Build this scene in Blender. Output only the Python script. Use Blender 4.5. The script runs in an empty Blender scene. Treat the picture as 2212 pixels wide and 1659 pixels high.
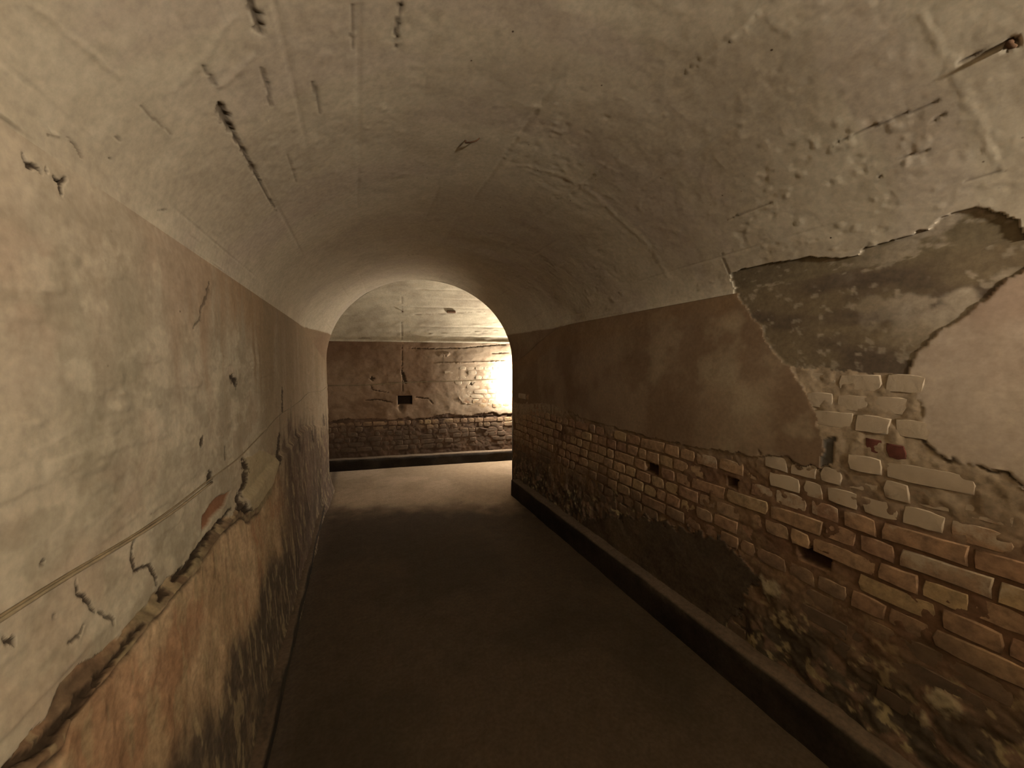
import bpy, bmesh, math, random
import numpy as np
from mathutils import Vector, Matrix

# ----------------------------------------------------------------------------
# A brick tunnel under a low plastered vault.  X = across the tunnel (right +),
# Y = along the tunnel, Z = up, metres.  The floor is z = 0.
# ----------------------------------------------------------------------------
scene = bpy.context.scene
COL = scene.collection

# camera: an ultra-wide phone lens held 1.55 m up, turned right of the tunnel axis
cam_d = bpy.data.cameras.new('camera')
cam = bpy.data.objects.new('camera', cam_d)
COL.objects.link(cam)
cam.location = (0.0, 0.0, 1.55)
cam.rotation_euler = (math.radians(90 - 3.15), 0.0, math.radians(-22.5))
cam_d.sensor_fit = 'HORIZONTAL'
cam_d.sensor_width = 36.0
cam_d.lens = 804.0 / 2212.0 * 36.0
cam_d.clip_start = 0.02
scene.camera = cam

# world: no daylight reaches the tunnel
world = bpy.data.worlds.new('world')
scene.world = world
world.use_nodes = True
world.node_tree.nodes['Background'].inputs[0].default_value = (0.0, 0.0, 0.0, 1)
world.node_tree.nodes['Background'].inputs[1].default_value = 0.0

vs = scene.view_settings
vs.view_transform = 'Standard'
vs.look = 'None'
vs.gamma = 1.0
vs.use_curve_mapping = False
vs.exposure = 0.0

LAMP_COLOUR = (1.0, 0.885, 0.745)
FAR_LAMP_STRENGTH = 2300.0      # lamp round the corner
BACK_LAMP = (1.28, -1.2, 2.07)  # lamp hanging behind the viewpoint
BACK_LAMP_STRENGTH = 1520.0
DISH_R, DISH_Z = 0.15, 0.058    # opaque dish added under it to keep light off the floor

# ------------------------------------------------------------------ noise ----
def _hash(ix, iy, iz, seed):
    n = (ix * 374761393 + iy * 668265263 + iz * 2147483647 + seed * 974634777) & 0xFFFFFFFF
    n = ((n ^ (n >> 13)) * 1274126177) & 0xFFFFFFFF
    n = (n ^ (n >> 16)) & 0xFFFFFFFF
    return n.astype(np.float64) / 4294967295.0

def vnoise(x, y, z=0.0, seed=0):
    x, y, z = np.broadcast_arrays(np.asarray(x, float), np.asarray(y, float), np.asarray(z, float))
    fx, fy, fz = np.floor(x), np.floor(y), np.floor(z)
    ix, iy, iz = fx.astype(np.int64), fy.astype(np.int64), fz.astype(np.int64)
    tx, ty, tz = x - fx, y - fy, z - fz
    tx = tx * tx * tx * (tx * (tx * 6 - 15) + 10)
    ty = ty * ty * ty * (ty * (ty * 6 - 15) + 10)
    tz = tz * tz * (3 - 2 * tz)
    def lay(k):
        a = _hash(ix, iy, iz + k, seed); b = _hash(ix + 1, iy, iz + k, seed)
        c = _hash(ix, iy + 1, iz + k, seed); d = _hash(ix + 1, iy + 1, iz + k, seed)
        return (a + (b - a) * tx) * (1 - ty) + (c + (d - c) * tx) * ty
    r = lay(0)
    if np.any(tz > 0):
        r = r + (lay(1) - r) * tz
    return r

def fbm(x, y, z=0.0, octv=4, seed=0, gain=0.5):
    s = 0.0; a = 1.0; t = 0.0
    x = np.asarray(x, float); y = np.asarray(y, float)
    for k in range(octv):
        s = s + a * vnoise(x * 2 ** k + 17.3 * k, y * 2 ** k - 9.1 * k, np.asarray(z) * 2 ** k, seed + k)
        t += a; a *= gain
    return s / t                      # 0..1

def sstep(a, b, x):
    t = np.clip((np.asarray(x, float) - a) / (b - a), 0, 1)
    return t * t * (3 - 2 * t)

# ------------------------------------------------------------- tunnel shell --
UL, UR, SPR, CROWN = -0.47, 1.72, 1.90, 2.51       # walls, springing, crown
UC, UA = (UL + 1.75) / 2, (1.75 - UL) / 2
EL, ER, ESPR, EB = -0.345, 1.72, 1.57, 0.975       # the rounder arch at the end
EC, EA = (EL + ER) / 2, (ER - EL) / 2
S_RIGHT, S_LEFT = 4.15, 4.98                       # where each wall ends
S_BACK = -4.5

def left_u(z):
    u = np.where(z > 1.0, UL, UL + 0.028 * (1 - sstep(0.955, 0.99, z)))
    u = u + 0.045 * (1 - sstep(0.05, 0.95, z)) + 0.045 * (1 - sstep(0.0, 0.12, z)) ** 2
    return u

def s_end(u):
    return S_RIGHT + (ER - u) * (S_LEFT - S_RIGHT) / (ER - EL)

def _join(main_u, main_z, end_u, end_z, p):
    se = s_end(end_u)
    s = np.where(p < 2.5, p, 2.5 + (p - 2.5) * (se - 2.5) / (S_LEFT - 2.5))
    m = sstep(-1.35, 0.0, s - se) ** 1.3
    u = main_u + (end_u - main_u) * m
    z = main_z + (end_z - main_z) * m
    return np.stack([u, s, z], -1)

def P_left(p, h):              # h: 0 floor .. SPR
    h = np.asarray(h, float)
    return _join(left_u(h), h, EL + 0.05 * (1 - sstep(0.0, 0.35, h)) ** 2, h * ESPR / SPR, p)

def P_right(p, h):
    h = np.asarray(h, float)
    u = UR + 0.03 * sstep(1.2, 1.9, h)
    return _join(u, h, ER + 0 * h, h * ESPR / SPR, p)

def P_vault(p, a):             # a: 0 left spring .. 1 right spring
    th = math.pi * (1 - np.asarray(a, float))
    d = np.cos(th)
    Rr = (UA ** 2 + (CROWN - SPR) ** 2) / (2 * (CROWN - SPR))
    e = np.sqrt(np.clip(1 - d * d, 0, 1)) * (CROWN - SPR)
    g = np.sqrt(Rr ** 2 - (UA * d) ** 2) - (Rr - (CROWN - SPR))
    z = SPR + 0.5 * (e + g)
    u = UC + UA * d
    return _join(u, z, EC + EA * d, ESPR + EB * np.sin(th), p)

# far wall of the cross passage
FW0 = np.array([-0.37, 5.93]); FW1 = np.array([2.28, 5.52])
FDIR = (FW1 - FW0) / np.linalg.norm(FW1 - FW0)
FN = np.array([FDIR[1], -FDIR[0]])                 # towards the viewer
FSPR, FCROWN = 1.87, 2.93
def P_far(w, z):
    w = np.asarray(w, float); z = np.asarray(z, float)
    x = FW0[0] + FDIR[0] * w; y = FW0[1] + FDIR[1] * w
    return np.stack(np.broadcast_arrays(x, y, z), -1)
def P_farvault(w, a):          # a: 0 springing on the far wall .. 1 crown over the near wall
    w = np.asarray(w, float); a = np.asarray(a, float)
    x = FW0[0] + FDIR[0] * w; y = FW0[1] + FDIR[1] * w
    A = np.array([ER, S_RIGHT]); B = np.array([EL, S_LEFT]); n = np.array([-(B - A)[1], (B - A)[0]])
    t = ((A[0] - x) * n[0] + (A[1] - y) * n[1]) / (FN @ n)   # distance to the near wall
    k = 1 - np.cos(a * math.pi / 2)
    return np.stack(np.broadcast_arrays(x + FN[0] * t * k, y + FN[1] * t * k,
                    FSPR + (FCROWN - FSPR) * np.sin(a * math.pi / 2)), -1)

# ---- marks surveyed on the walls: (along, height) in metres; vault: (along, 0..1 round) ----
CRACKS = [
    ('left', 6, 6, [(0.834, 1.872), (0.84, 1.86), (0.846, 1.86), (0.858, 1.866), (0.87, 1.86)]),
    ('left', 5, 6, [(0.882, 1.872), (0.882, 1.866)]),
    ('left', 4, 6, [(0.9, 1.866), (0.912, 1.86), (0.93, 1.878)]),
    ('left', 6, 6, [(0.918, 1.866), (0.912, 1.854), (0.912, 1.842)]),
    ('left', 3, 3, [(1.596, 1.83), (1.572, 1.776), (1.5, 1.692), (1.446, 1.656)]),
    ('left', 12, 6, [(1.848, 1.5), (1.872, 1.476), (1.896, 1.446)]),
    ('left', 9, 6, [(1.488, 1.314), (1.482, 1.296), (1.47, 1.284)]),
    ('left', 3, 6, [(2.892, 1.392), (2.88, 1.224)]),
    ('left', 4, 5, [(1.086, 1.164), (1.068, 1.146), (1.062, 1.122), (1.074, 1.086), (1.134, 1.068), (1.146, 1.032), (1.152, 1.002)]),
    ('left', 4, 5, [(0.888, 1.164), (0.888, 1.14), (0.906, 1.128), (0.912, 1.116), (0.924, 1.092), (0.936, 1.08)]),
    ('left', 5, 5, [(0.744, 1.164), (0.75, 1.152), (0.756, 1.152), (0.762, 1.14)]),
    ('left', 3, 4, [(0.942, 1.074), (0.972, 1.044), (0.99, 1.014)]),
    ('left', 4, 4, [(0.9, 1.08), (0.882, 1.068), (0.852, 1.074)]),
    ('left', 14, 14, [(1.944, 1.134), (1.968, 1.074), (1.932, 1.032), (1.872, 1.008), (1.812, 0.978)]),
    ('left', 12, 12, [(1.812, 0.978), (1.812, 0.96), (1.896, 0.906)]),
    ('left', 14, 8, [(1.536, 1.182), (1.536, 1.164), (1.524, 1.146)]),
    ('left', 10, 10, [(1.74, 0.984), (1.584, 0.99), (1.446, 0.984), (1.326, 0.978), (1.242, 0.978)]),
    ('left', 9, 8, [(1.164, 0.99), (1.182, 0.978), (1.152, 0.972)]),
    ('left', 5, 8, [(1.068, 0.972), (1.02, 0.972), (0.984, 0.972), (0.948, 0.972)]),
    ('left', 7, 10, [(0.948, 0.972), (0.888, 0.972), (0.84, 0.972), (0.786, 0.972), (0.75, 0.978), (0.72, 0.99)]),
    ('left', 10, 5, [(2.76, 1.104), (2.676, 1.002), (2.58, 0.936)]),
    ('left', 9, 4, [(3.432, 1.026), (3.336, 0.948), (3.408, 0.84)]),
    ('left', 5, 4, [(4.032, 0.924), (4.116, 0.804)]),
    ('left', 4, 3, [(4.644, 1.152), (4.68, 0.99)]),
    ('left', 3, 6, [(0.822, 1.236), (0.822, 1.23)]),
    ('left', 3, 6, [(0.834, 1.134), (0.84, 1.128)]),
    ('left', 3, 3, [(1.704, 1.236), (1.704, 1.182)]),
    ('vault', 18, 9, [(1.134, 0.178), (1.2, 0.18), (1.248, 0.18)]),
    ('vault', 9, 7, [(1.248, 0.18), (1.308, 0.18), (1.41, 0.18), (1.536, 0.18)]),
    ('vault', 5, 5, [(1.536, 0.18), (1.692, 0.18), (1.836, 0.182)]),
    ('vault', 12, 6, [(0.912, 0.234), (0.954, 0.236), (1.002, 0.236)]),
    ('vault', 6, 3, [(1.086, 0.228), (1.152, 0.228), (1.23, 0.226)]),
    ('vault', 5, 3, [(1.008, 0.184), (1.044, 0.186), (1.08, 0.186)]),
    ('vault', 5, 4, [(0.972, 0.343), (1.05, 0.343), (1.116, 0.343)]),
    ('vault', 4, 3, [(0.978, 0.307), (1.11, 0.307)]),
    ('vault', 4, 3, [(1.194, 0.269), (1.266, 0.271), (1.332, 0.271)]),
    ('vault', 3, 2, [(0.996, 0.12), (1.062, 0.122), (1.116, 0.126)]),
    ('vault', 4, 2, [(1.47, 0.226), (1.68, 0.226)]),
    ('vault', 4, 5, [(0.474, 0.743), (0.444, 0.743), (0.402, 0.745)]),
    ('vault', 14, 8, [(0.402, 0.745), (0.39, 0.749)]),
    ('vault', 3, 3, [(0.768, 0.764), (0.678, 0.764), (0.606, 0.766), (0.528, 0.768)]),
    ('vault', 3, 3, [(0.648, 0.812), (0.606, 0.814), (0.57, 0.816)]),
    ('vault', 3, 2, [(0.528, 0.87), (0.492, 0.87), (0.456, 0.872)]),
    ('vault', 3, 2, [(1.212, 0.806), (1.104, 0.806), (1.008, 0.806)]),
    ('vault', 4, 4, [(0.696, 0.826), (0.696, 0.828)]),
    ('vault', 3, 2, [(1.314, 0.866), (1.326, 0.894), (1.32, 0.926)]),
    ('vault', 4, 2, [(0.552, 0.786), (0.522, 0.782)]),
    ('vault', 5, 3, [(1.014, 0.08), (1.026, 0.08)]),
    ('vault', 5, 4, [(1.032, 0.056), (1.038, 0.054)]),
    ('vault', 5, 3, [(1.242, 0.034), (1.278, 0.048)]),
    ('vault', 3, -4, [(0.864, 0.036), (0.888, 0.03), (0.906, 0.034)]),
    ('vault', 3, 3, [(0.924, 0.04), (0.954, 0.036), (0.966, 0.03)]),
    ('vault', 4, 4, [(3.576, 0.437), (3.528, 0.465)]),
    ('vault', 14, -1.5, [(1.032, 0.15), (1.002, 0.186), (0.942, 0.222)]),
    ('vault', 14, -2, [(1.086, 0.184), (1.074, 0.206), (1.044, 0.226)]),
    ('vault', 10, -1.5, [(0.756, 0.108), (0.828, 0.114), (0.93, 0.122)]),
    ('vault', 16, -0.7, [(0.492, 0.687), (0.486, 0.727), (0.48, 0.798), (0.468, 0.852)]),
    ('vault', 22, -0.9, [(1.704, 0.525), (1.656, 0.599), (1.68, 0.671), (1.704, 0.729), (1.68, 0.806), (1.692, 0.89)]),
    ('vault', 10, -2, [(0.702, 0.603), (0.798, 0.603), (0.936, 0.601)]),
    ('right', 4, 6, [(1.02, 1.146), (0.996, 1.122), (0.954, 1.11), (0.93, 1.128), (0.906, 1.116), (0.864, 1.14)]),
    ('right', 4, 4, [(0.624, 1.332), (0.618, 1.314), (0.6, 1.284), (0.576, 1.266)]),
    ('right', 4, 4, [(0.57, 1.254), (0.546, 1.236), (0.534, 1.254)]),
    ('right', 5, 5, [(0.486, 1.242), (0.462, 1.23), (0.432, 1.236), (0.414, 1.218), (0.396, 1.2)]),
    ('right', 9, 6, [(2.58, 1.044), (2.52, 1.002)]),
    ('right', 5, 4, [(1.146, 1.152), (1.134, 1.122)]),
    ('far', 9, 5, [(1.096, 1.776), (1.486, 1.776), (1.936, 1.794), (2.266, 1.83), (2.602, 1.854)]),
    ('far', 9, 4, [(2.356, 1.71), (2.632, 1.722)]),
    ('far', 7, 5, [(1.006, 1.83), (0.994, 1.518), (1.0, 1.134)]),
    ('far', 26, 14, [(0.988, 1.446), (1.018, 1.344), (1.042, 1.254)]),
    ('far', 10, 10, [(0.466, 1.008), (0.634, 1.02), (0.862, 0.966)]),
    ('far', 10, 12, [(1.18, 1.038), (1.372, 1.014)]),
    ('far', 7, 6, [(1.372, 1.014), (1.45, 0.924)]),
    ('far', 8, 6, [(0.544, 1.248), (0.574, 1.164), (0.79, 1.116)]),
    ('far', 7, -6, [(1.828, 1.026), (1.9, 0.936), (2.032, 0.918)]),
    ('far', 10, -5, [(1.48, 1.554), (1.906, 1.56), (2.572, 1.584)]),
    ('far', 9, 8, [(1.198, 0.708), (1.612, 0.708), (2.188, 0.708), (2.644, 0.732)]),
    ('far', 9, -12, [(2.152, 0.528), (2.278, 0.504)]),
    ('far', 40, 14, [(0.544, 1.326), (0.586, 1.326)]),
    ('far', 34, -7, [(1.552, 1.692), (1.69, 1.698)]),
    ('far', 20, 10, [(2.008, 1.224), (2.062, 1.254)]),
    ('farvault', 6, 3, [(1.0, 0.017), (1.01, 0.201), (1.02, 0.408)]),
    ('farvault', 5, 3, [(1.12, 0.244), (1.62, 0.264), (2.24, 0.294)]),
    ('farvault', 5, -3, [(1.62, 0.147), (2.19, 0.171), (2.48, 0.194)]),
    ('farvault', 5, -4, [(1.42, 0.074), (1.91, 0.09), (2.56, 0.12)]),
    ('farvault', 14, 3, [(0.4, 0.027), (0.56, 0.033)]),
    ('farvault', 10, 4, [(1.01, 0.274), (1.02, 0.268)]),
]
M_STAIN_WALL = [(1.296, 1.884), (1.206, 1.758), (1.122, 1.614), (1.068, 1.56), (1.032, 1.53), (0.888, 1.53), (0.786, 1.518), (0.66, 1.512), (0.654, 1.542), (0.648, 1.572), (0.63, 1.602), (0.6, 1.638), (0.588, 1.662), (0.552, 1.674), (0.522, 1.722), (0.486, 1.776)]
M_STAIN_VAULT = [(1.32, 0.926), (1.26, 0.92), (1.14, 0.922), (0.966, 0.93), (0.876, 0.95), (0.816, 0.954), (0.792, 0.938), (0.738, 0.938), (0.666, 0.934), (0.654, 0.928), (0.63, 0.932), (0.594, 0.916), (0.564, 0.912), (0.516, 0.914), (0.492, 0.922), (0.468, 0.938), (0.45, 0.952), (0.444, 0.978), (0.438, 1.0)]
M_PLASTER_LEFT = [(4.896, 1.32), (2.772, 1.098), (1.86, 1.074), (1.5, 1.086), (1.332, 1.098), (1.14, 1.116), (1.02, 1.146), (0.996, 1.122), (0.954, 1.11), (0.93, 1.128), (0.906, 1.122), (0.864, 1.146), (0.858, 1.26), (0.9, 1.242), (0.918, 1.332), (0.966, 1.422), (1.032, 1.53)]
M_PLASTER_RIGHT = [(0.66, 1.512), (0.642, 1.458), (0.612, 1.398), (0.618, 1.332), (0.6, 1.284), (0.576, 1.26), (0.54, 1.242), (0.486, 1.242), (0.462, 1.23), (0.432, 1.236), (0.414, 1.218), (0.402, 1.2)]
M_GREY_HOLE = [(0.894, 1.242), (0.852, 1.266), (0.852, 1.206), (0.858, 1.152), (0.9, 1.128), (0.9, 1.158), (0.882, 1.2)]
M_RED_BRICK = [(0.726, 1.248), (0.684, 1.248)]
M_SMEAR = [(2.736, 0.186), (1.848, 0.546), (1.32, 0.642), (1.122, 0.54), (1.302, 0.204), (1.752, 0.132), (2.328, 0.102)]
M_MISSING = [(1.848, 0.876), (0.906, 0.75), (1.278, 0.948)]
M_MARK = [(1.086, 0.528), (0.528, 0.45), (0.576, 0.36)]
M_LEFT_EDGE = [(0.72, 0.996), (0.75, 0.996), (0.798, 0.984), (0.834, 1.014), (0.906, 1.002), (1.002, 0.984), (1.074, 0.996), (1.158, 0.996), (1.26, 0.984), (1.422, 0.99), (1.584, 0.99), (1.788, 0.966), (1.92, 0.9), (2.172, 0.876), (2.376, 0.888), (2.46, 0.954)]
M_FLAP = [(1.968, 1.128), (2.22, 1.104), (2.616, 0.99), (2.436, 0.906), (2.352, 0.882), (2.04, 0.888), (1.92, 0.9), (1.884, 0.966)]
M_REDHOLE = [(1.47, 1.056), (1.548, 1.074), (1.764, 1.056), (1.692, 1.026), (1.572, 1.02), (1.446, 1.014)]
M_DAMP_LINE = [(1.128, 0.564), (1.368, 0.552), (1.74, 0.534), (2.172, 0.498), (2.784, 0.432), (3.396, 0.438)]
M_PALE = [(0.774, 1.608), (0.906, 1.536), (1.122, 1.428), (0.834, 1.314)]
M_CABLE = [(0.738, 1.2), (0.822, 1.194), (0.936, 1.182), (1.098, 1.164), (1.338, 1.158), (1.608, 1.158), (1.896, 1.146), (2.22, 1.176), (2.7, 1.218), (3.732, 1.224), (4.512, 1.404), (4.86, 1.536)]
M_CONDUIT = [(0.738, 1.194), (0.822, 1.188), (0.936, 1.176), (1.092, 1.158), (1.338, 1.146), (1.548, 1.146)]
M_CABLE_FAR = [(-0.032, 1.236), (0.544, 1.236), (1.0, 1.266), (1.48, 1.278), (1.9, 1.278), (2.338, 1.296), (2.566, 1.308)]
M_HOLE = [(0.922, 1.068), (1.132, 1.062), (1.132, 0.93), (0.922, 0.936), (0.982, 0.834)]
M_HOOK = [(1.584, 0.443), (1.56, 0.447), (1.548, 0.453)]
M_STUB = [(0.396, 0.747)]
M_BRACKET = [(1.72, 0.284)]
M_NAIL = [(1.02, 0.274)]
M_LAMPFAR = [(2.734, 1.278)]

# ---------------------------------------------------------------- materials --
def new_mat(name):
    m = bpy.data.materials.new(name); m.use_nodes = True
    nt = m.node_tree; nt.nodes.clear()
    out = nt.nodes.new('ShaderNodeOutputMaterial')
    b = nt.nodes.new('ShaderNodeBsdfPrincipled')
    b.inputs['Roughness'].default_value = 0.9
    b.inputs['Specular IOR Level'].default_value = 0.2
    nt.links.new(b.outputs[0], out.inputs[0])
    return m, nt, b

def N(nt, kind, **kw):
    n = nt.nodes.new(kind)
    for k, v in kw.items():
        setattr(n, k, v)
    return n

def noise(nt, vec, scale, detail=4.0, rough=0.55):
    n = N(nt, 'ShaderNodeTexNoise')
    n.inputs['Scale'].default_value = scale
    n.inputs['Detail'].default_value = detail
    n.inputs['Roughness'].default_value = rough
    nt.links.new(vec, n.inputs['Vector'])
    return n.outputs[0]

def ramp(nt, fac, stops):
    r = N(nt, 'ShaderNodeValToRGB')
    els = r.color_ramp.elements
    while len(els) < len(stops):
        els.new(0.5)
    for e, (p, c) in zip(els, stops):
        e.position = p
        e.color = c if len(c) == 4 else (*c, 1)
    nt.links.new(fac, r.inputs[0])
    return r.outputs[0]

def mix(nt, fac, a, b, mode='MIX'):
    m = N(nt, 'ShaderNodeMix', data_type='RGBA', blend_type=mode)
    for sock, v in ((m.inputs[0], fac), (m.inputs[6], a), (m.inputs[7], b)):
        if hasattr(v, 'is_linked'):
            nt.links.new(v, sock)
        else:
            sock.default_value = v if isinstance(v, (int, float)) else (*v, 1)
    return m.outputs[2]

def math_n(nt, op, a, b=None, clamp=False):
    m = N(nt, 'ShaderNodeMath', operation=op, use_clamp=clamp)
    for sock, v in zip(m.inputs, (a, b)):
        if v is None:
            continue
        if hasattr(v, 'is_linked'):
            nt.links.new(v, sock)
        else:
            sock.default_value = v
    return m.outputs[0]

def bump(nt, b, height, strength=0.5, dist=0.004):
    n = N(nt, 'ShaderNodeBump')
    n.inputs['Strength'].default_value = strength
    n.inputs['Distance'].default_value = dist
    nt.links.new(height, n.inputs['Height'])
    nt.links.new(n.outputs[0], b.inputs['Normal'])

def surface_mat(name, grain=0.10, bdist=0.0014, bstr=0.4, speck=True):
    """coat whose large stains come from the surface's own colour layer, with fine grain on top"""
    m, nt, b = new_mat(name)
    pos = N(nt, 'ShaderNodeNewGeometry').outputs['Position']
    att = N(nt, 'ShaderNodeAttribute', attribute_name='stain').outputs['Color']
    n1 = noise(nt, pos, 55, 5, 0.6)
    n2 = noise(nt, pos, 14, 5, 0.6)
    g1 = ramp(nt, n1, [(0.3, (1 - grain * 1.5,) * 3), (0.7, (1 + grain,) * 3)])
    g2 = ramp(nt, n2, [(0.3, (1 - grain, 1 - grain * 1.15, 1 - grain * 1.3)), (0.7, (1 + grain * 0.6,) * 3)])
    c = mix(nt, 1.0, att, g1, 'MULTIPLY')
    c = mix(nt, 1.0, c, g2, 'MULTIPLY')
    if speck:
        v = N(nt, 'ShaderNodeTexVoronoi'); v.inputs['Scale'].default_value = 16
        nt.links.new(pos, v.inputs['Vector'])
        sp = ramp(nt, v.outputs['Distance'], [(0.035, (1, 1, 1)), (0.07, (0, 0, 0))])
        thin = ramp(nt, noise(nt, pos, 4.0, 2), [(0.52, (0, 0, 0)), (0.62, (1, 1, 1))])
        f = mix(nt, 1.0, sp, thin, 'MULTIPLY')
        c = mix(nt, f, c, (0.09, 0.06, 0.035))
    nt.links.new(c, b.inputs['Base Color'])
    h = math_n(nt, 'ADD', math_n(nt, 'MULTIPLY', n1, 0.5), n2)
    bump(nt, b, h, bstr, bdist)
    return m

MAT_PLASTER = surface_mat('limewashed_plaster')
MAT_LOWER = surface_mat('crumbling_render', 0.2, 0.004, 0.6, False)
MAT_MORTAR = surface_mat('old_mortar', 0.18, 0.003, 0.6, False)
MAT_CONCRETE = surface_mat('bare_concrete', 0.14, 0.002, 0.5, False)
MAT_FLOOR = surface_mat('trodden_floor', 0.14, 0.002, 0.4, False)
MAT_KERB = surface_mat('shaded_kerb_cement', 0.18, 0.003, 0.5, False)

def brick_mat(name, tunnel):
    m, nt, b = new_mat(name)
    geo = N(nt, 'ShaderNodeNewGeometry'); pos = geo.outputs['Position']
    sep = N(nt, 'ShaderNodeSeparateXYZ'); nt.links.new(pos, sep.inputs[0]); z = sep.outputs[2]
    rnd = N(nt, 'ShaderNodeObjectInfo').outputs['Random']
    base = ramp(nt, rnd, [(0.0, (0.28, 0.17, 0.10)), (0.25, (0.35, 0.235, 0.135)), (0.5, (0.26, 0.155, 0.095)),
                          (0.75, (0.35, 0.25, 0.135)), (1.0, (0.27, 0.18, 0.115))])
    n1 = noise(nt, pos, 30, 6, 0.65)
    base = mix(nt, 1.0, base, ramp(nt, n1, [(0.3, (0.55,) * 3), (0.7, (1.3,) * 3)]), 'MULTIPLY')
    # limewash left on the upper courses, flaking off further down
    n2 = noise(nt, pos, 11, 7, 0.7)
    zz = math_n(nt, 'MULTIPLY', math_n(nt, 'SUBTRACT', z, 0.93), 2.0)
    lim = math_n(nt, 'ADD', math_n(nt, 'ADD', zz, n2), math_n(nt, 'MULTIPLY', math_n(nt, 'SUBTRACT', rnd, 0.5), 0.35))
    if tunnel:      # limewash mask cut back deeper along the tunnel
        lim = math_n(nt, 'SUBTRACT', lim, math_n(nt, 'MULTIPLY', math_n(nt, 'SUBTRACT', sep.outputs[1], 1.0, True), 0.45))
    lm = ramp(nt, lim, [(0.50, (0, 0, 0)), (0.66, (0.9, 0.9, 0.9))])
    lime = mix(nt, noise(nt, pos, 5, 3), (0.43, 0.365, 0.265), (0.37, 0.29, 0.205))
    c = mix(nt, lm, base, lime)
    # damp, grimy foot of the wall
    dz = math_n(nt, 'ADD', math_n(nt, 'MULTIPLY', math_n(nt, 'SUBTRACT', z, 0.64), 2.4), noise(nt, pos, 3.5, 5))
    dm = ramp(nt, dz, [(0.25, (1, 1, 1)), (0.75, (0, 0, 0))])
    c = mix(nt, dm, c, mix(nt, noise(nt, pos, 17, 6), (0.045, 0.034, 0.022), (0.17, 0.115, 0.075)))
    nt.links.new(c, b.inputs['Base Color'])
    bump(nt, b, math_n(nt, 'ADD', n1, n2), 0.6, 0.0035)
    return m
MAT_BRICK = brick_mat('old_brick', True)
MAT_BRICK_FAR = brick_mat('lit_passage_brick', False)

def plain_mat(name, c, rough=0.6, metal=0.0, vary=0.25, scale=40):
    m, nt, b = new_mat(name)
    pos = N(nt, 'ShaderNodeNewGeometry').outputs['Position']
    n1 = noise(nt, pos, scale, 5, 0.6)
    lo = tuple(v * (1 - vary) for v in c); hi = tuple(min(1, v * (1 + vary)) for v in c)
    nt.links.new(ramp(nt, n1, [(0.3, lo), (0.7, hi)]), b.inputs['Base Color'])
    b.inputs['Roughness'].default_value = rough
    b.inputs['Metallic'].default_value = metal
    bump(nt, b, n1, 0.3, 0.002)
    return m
MAT_CABLE = plain_mat('painted_cable', (0.22, 0.17, 0.10), 0.55)
MAT_CONDUIT = plain_mat('painted_conduit', (0.28, 0.225, 0.14), 0.5)
MAT_RUST = plain_mat('rusty_iron', (0.10, 0.055, 0.03), 0.85)
MAT_LAMPBODY = plain_mat('cast_lamp_body', (0.28, 0.27, 0.25), 0.5)
MAT_RED = plain_mat('bare_red_brick', (0.105, 0.036, 0.024), 0.9, 0, 0.3, 30)
MAT_SOOT = plain_mat('soot', (0.02, 0.015, 0.01), 0.95)

def globe_mat(name, strength):
    m, nt, b = new_mat(name)
    pos = N(nt, 'ShaderNodeNewGeometry').outputs['Position']
    b.inputs['Base Color'].default_value = (0.8, 0.78, 0.7, 1)
    nt.links.new(ramp(nt, noise(nt, pos, 6, 1), [(0.0, LAMP_COLOUR), (1.0, LAMP_COLOUR)]), b.inputs['Emission Color'])
    b.inputs['Emission Strength'].default_value = strength
    return m

# ------------------------------------------------------------------ helpers --
def tag(o, label, cat, kind=None, group=None):
    o['label'] = label; o['category'] = cat
    if kind: o['kind'] = kind
    if group: o['group'] = group
    return o

def link(name, me, parent=None, mat=None):
    o = bpy.data.objects.new(name, me); COL.objects.link(o)
    if parent is not None: o.parent = parent
    if mat is not None and me is not None and not me.materials: me.materials.append(mat)
    return o

def np_mesh(name, verts, quads, cols=None, smooth=True):
    me = bpy.data.meshes.new(name)
    nv, nf = len(verts), len(quads)
    me.vertices.add(nv); me.loops.add(nf * 4); me.polygons.add(nf)
    me.vertices.foreach_set('co', np.ascontiguousarray(verts, np.float32).ravel())
    me.loops.foreach_set('vertex_index', np.ascontiguousarray(quads, np.int32).ravel())
    me.polygons.foreach_set('loop_start', np.arange(nf, dtype=np.int32) * 4)
    me.polygons.foreach_set('loop_total', np.full(nf, 4, np.int32))
    me.polygons.foreach_set('use_smooth', np.full(nf, smooth))
    if cols is not None:
        at = me.attributes.new('stain', 'FLOAT_COLOR', 'POINT')
        c4 = np.ones((nv, 4), np.float32); c4[:, :3] = cols
        at.data.foreach_set('color', c4.ravel())
    me.update(calc_edges=True)
    return me

def normals(P, towards):
    a = np.gradient(P, axis=0); b = np.gradient(P, axis=1)
    n = np.cross(a, b); n /= np.linalg.norm(n, axis=-1, keepdims=True) + 1e-12
    s = np.sign(np.sum((towards - P) * n, -1, keepdims=True)); s[s == 0] = 1
    return n * s

def quads_of(ni, nj):
    i, j = np.meshgrid(np.arange(ni - 1), np.arange(nj - 1), indexing='ij')
    a = i * nj + j
    return np.stack([a, a + nj, a + nj + 1, a + 1], -1).reshape(-1, 4)

def grid_objects(P, cols, code, specs, parent=None):
    """cut one continuous surface into its coats; specs: {code: (name, material)}, code 0 first = the wall itself"""
    ni, nj = P.shape[:2]
    Q = quads_of(ni, nj)
    fc = code[:-1, :-1].reshape(-1)
    V = P.reshape(-1, 3); C = cols.reshape(-1, 3)
    res = {}
    root = parent
    for k in specs:
        f = Q[fc == k]
        if not len(f):
            continue
        used, inv = np.unique(f, return_inverse=True)
        name, mat = specs[k]
        me = np_mesh(name, V[used], inv.reshape(-1, 4), C[used])
        o = link(name, me, None if root is None else root, mat)
        if root is None: root = o
        res[k] = o
    return res

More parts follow.
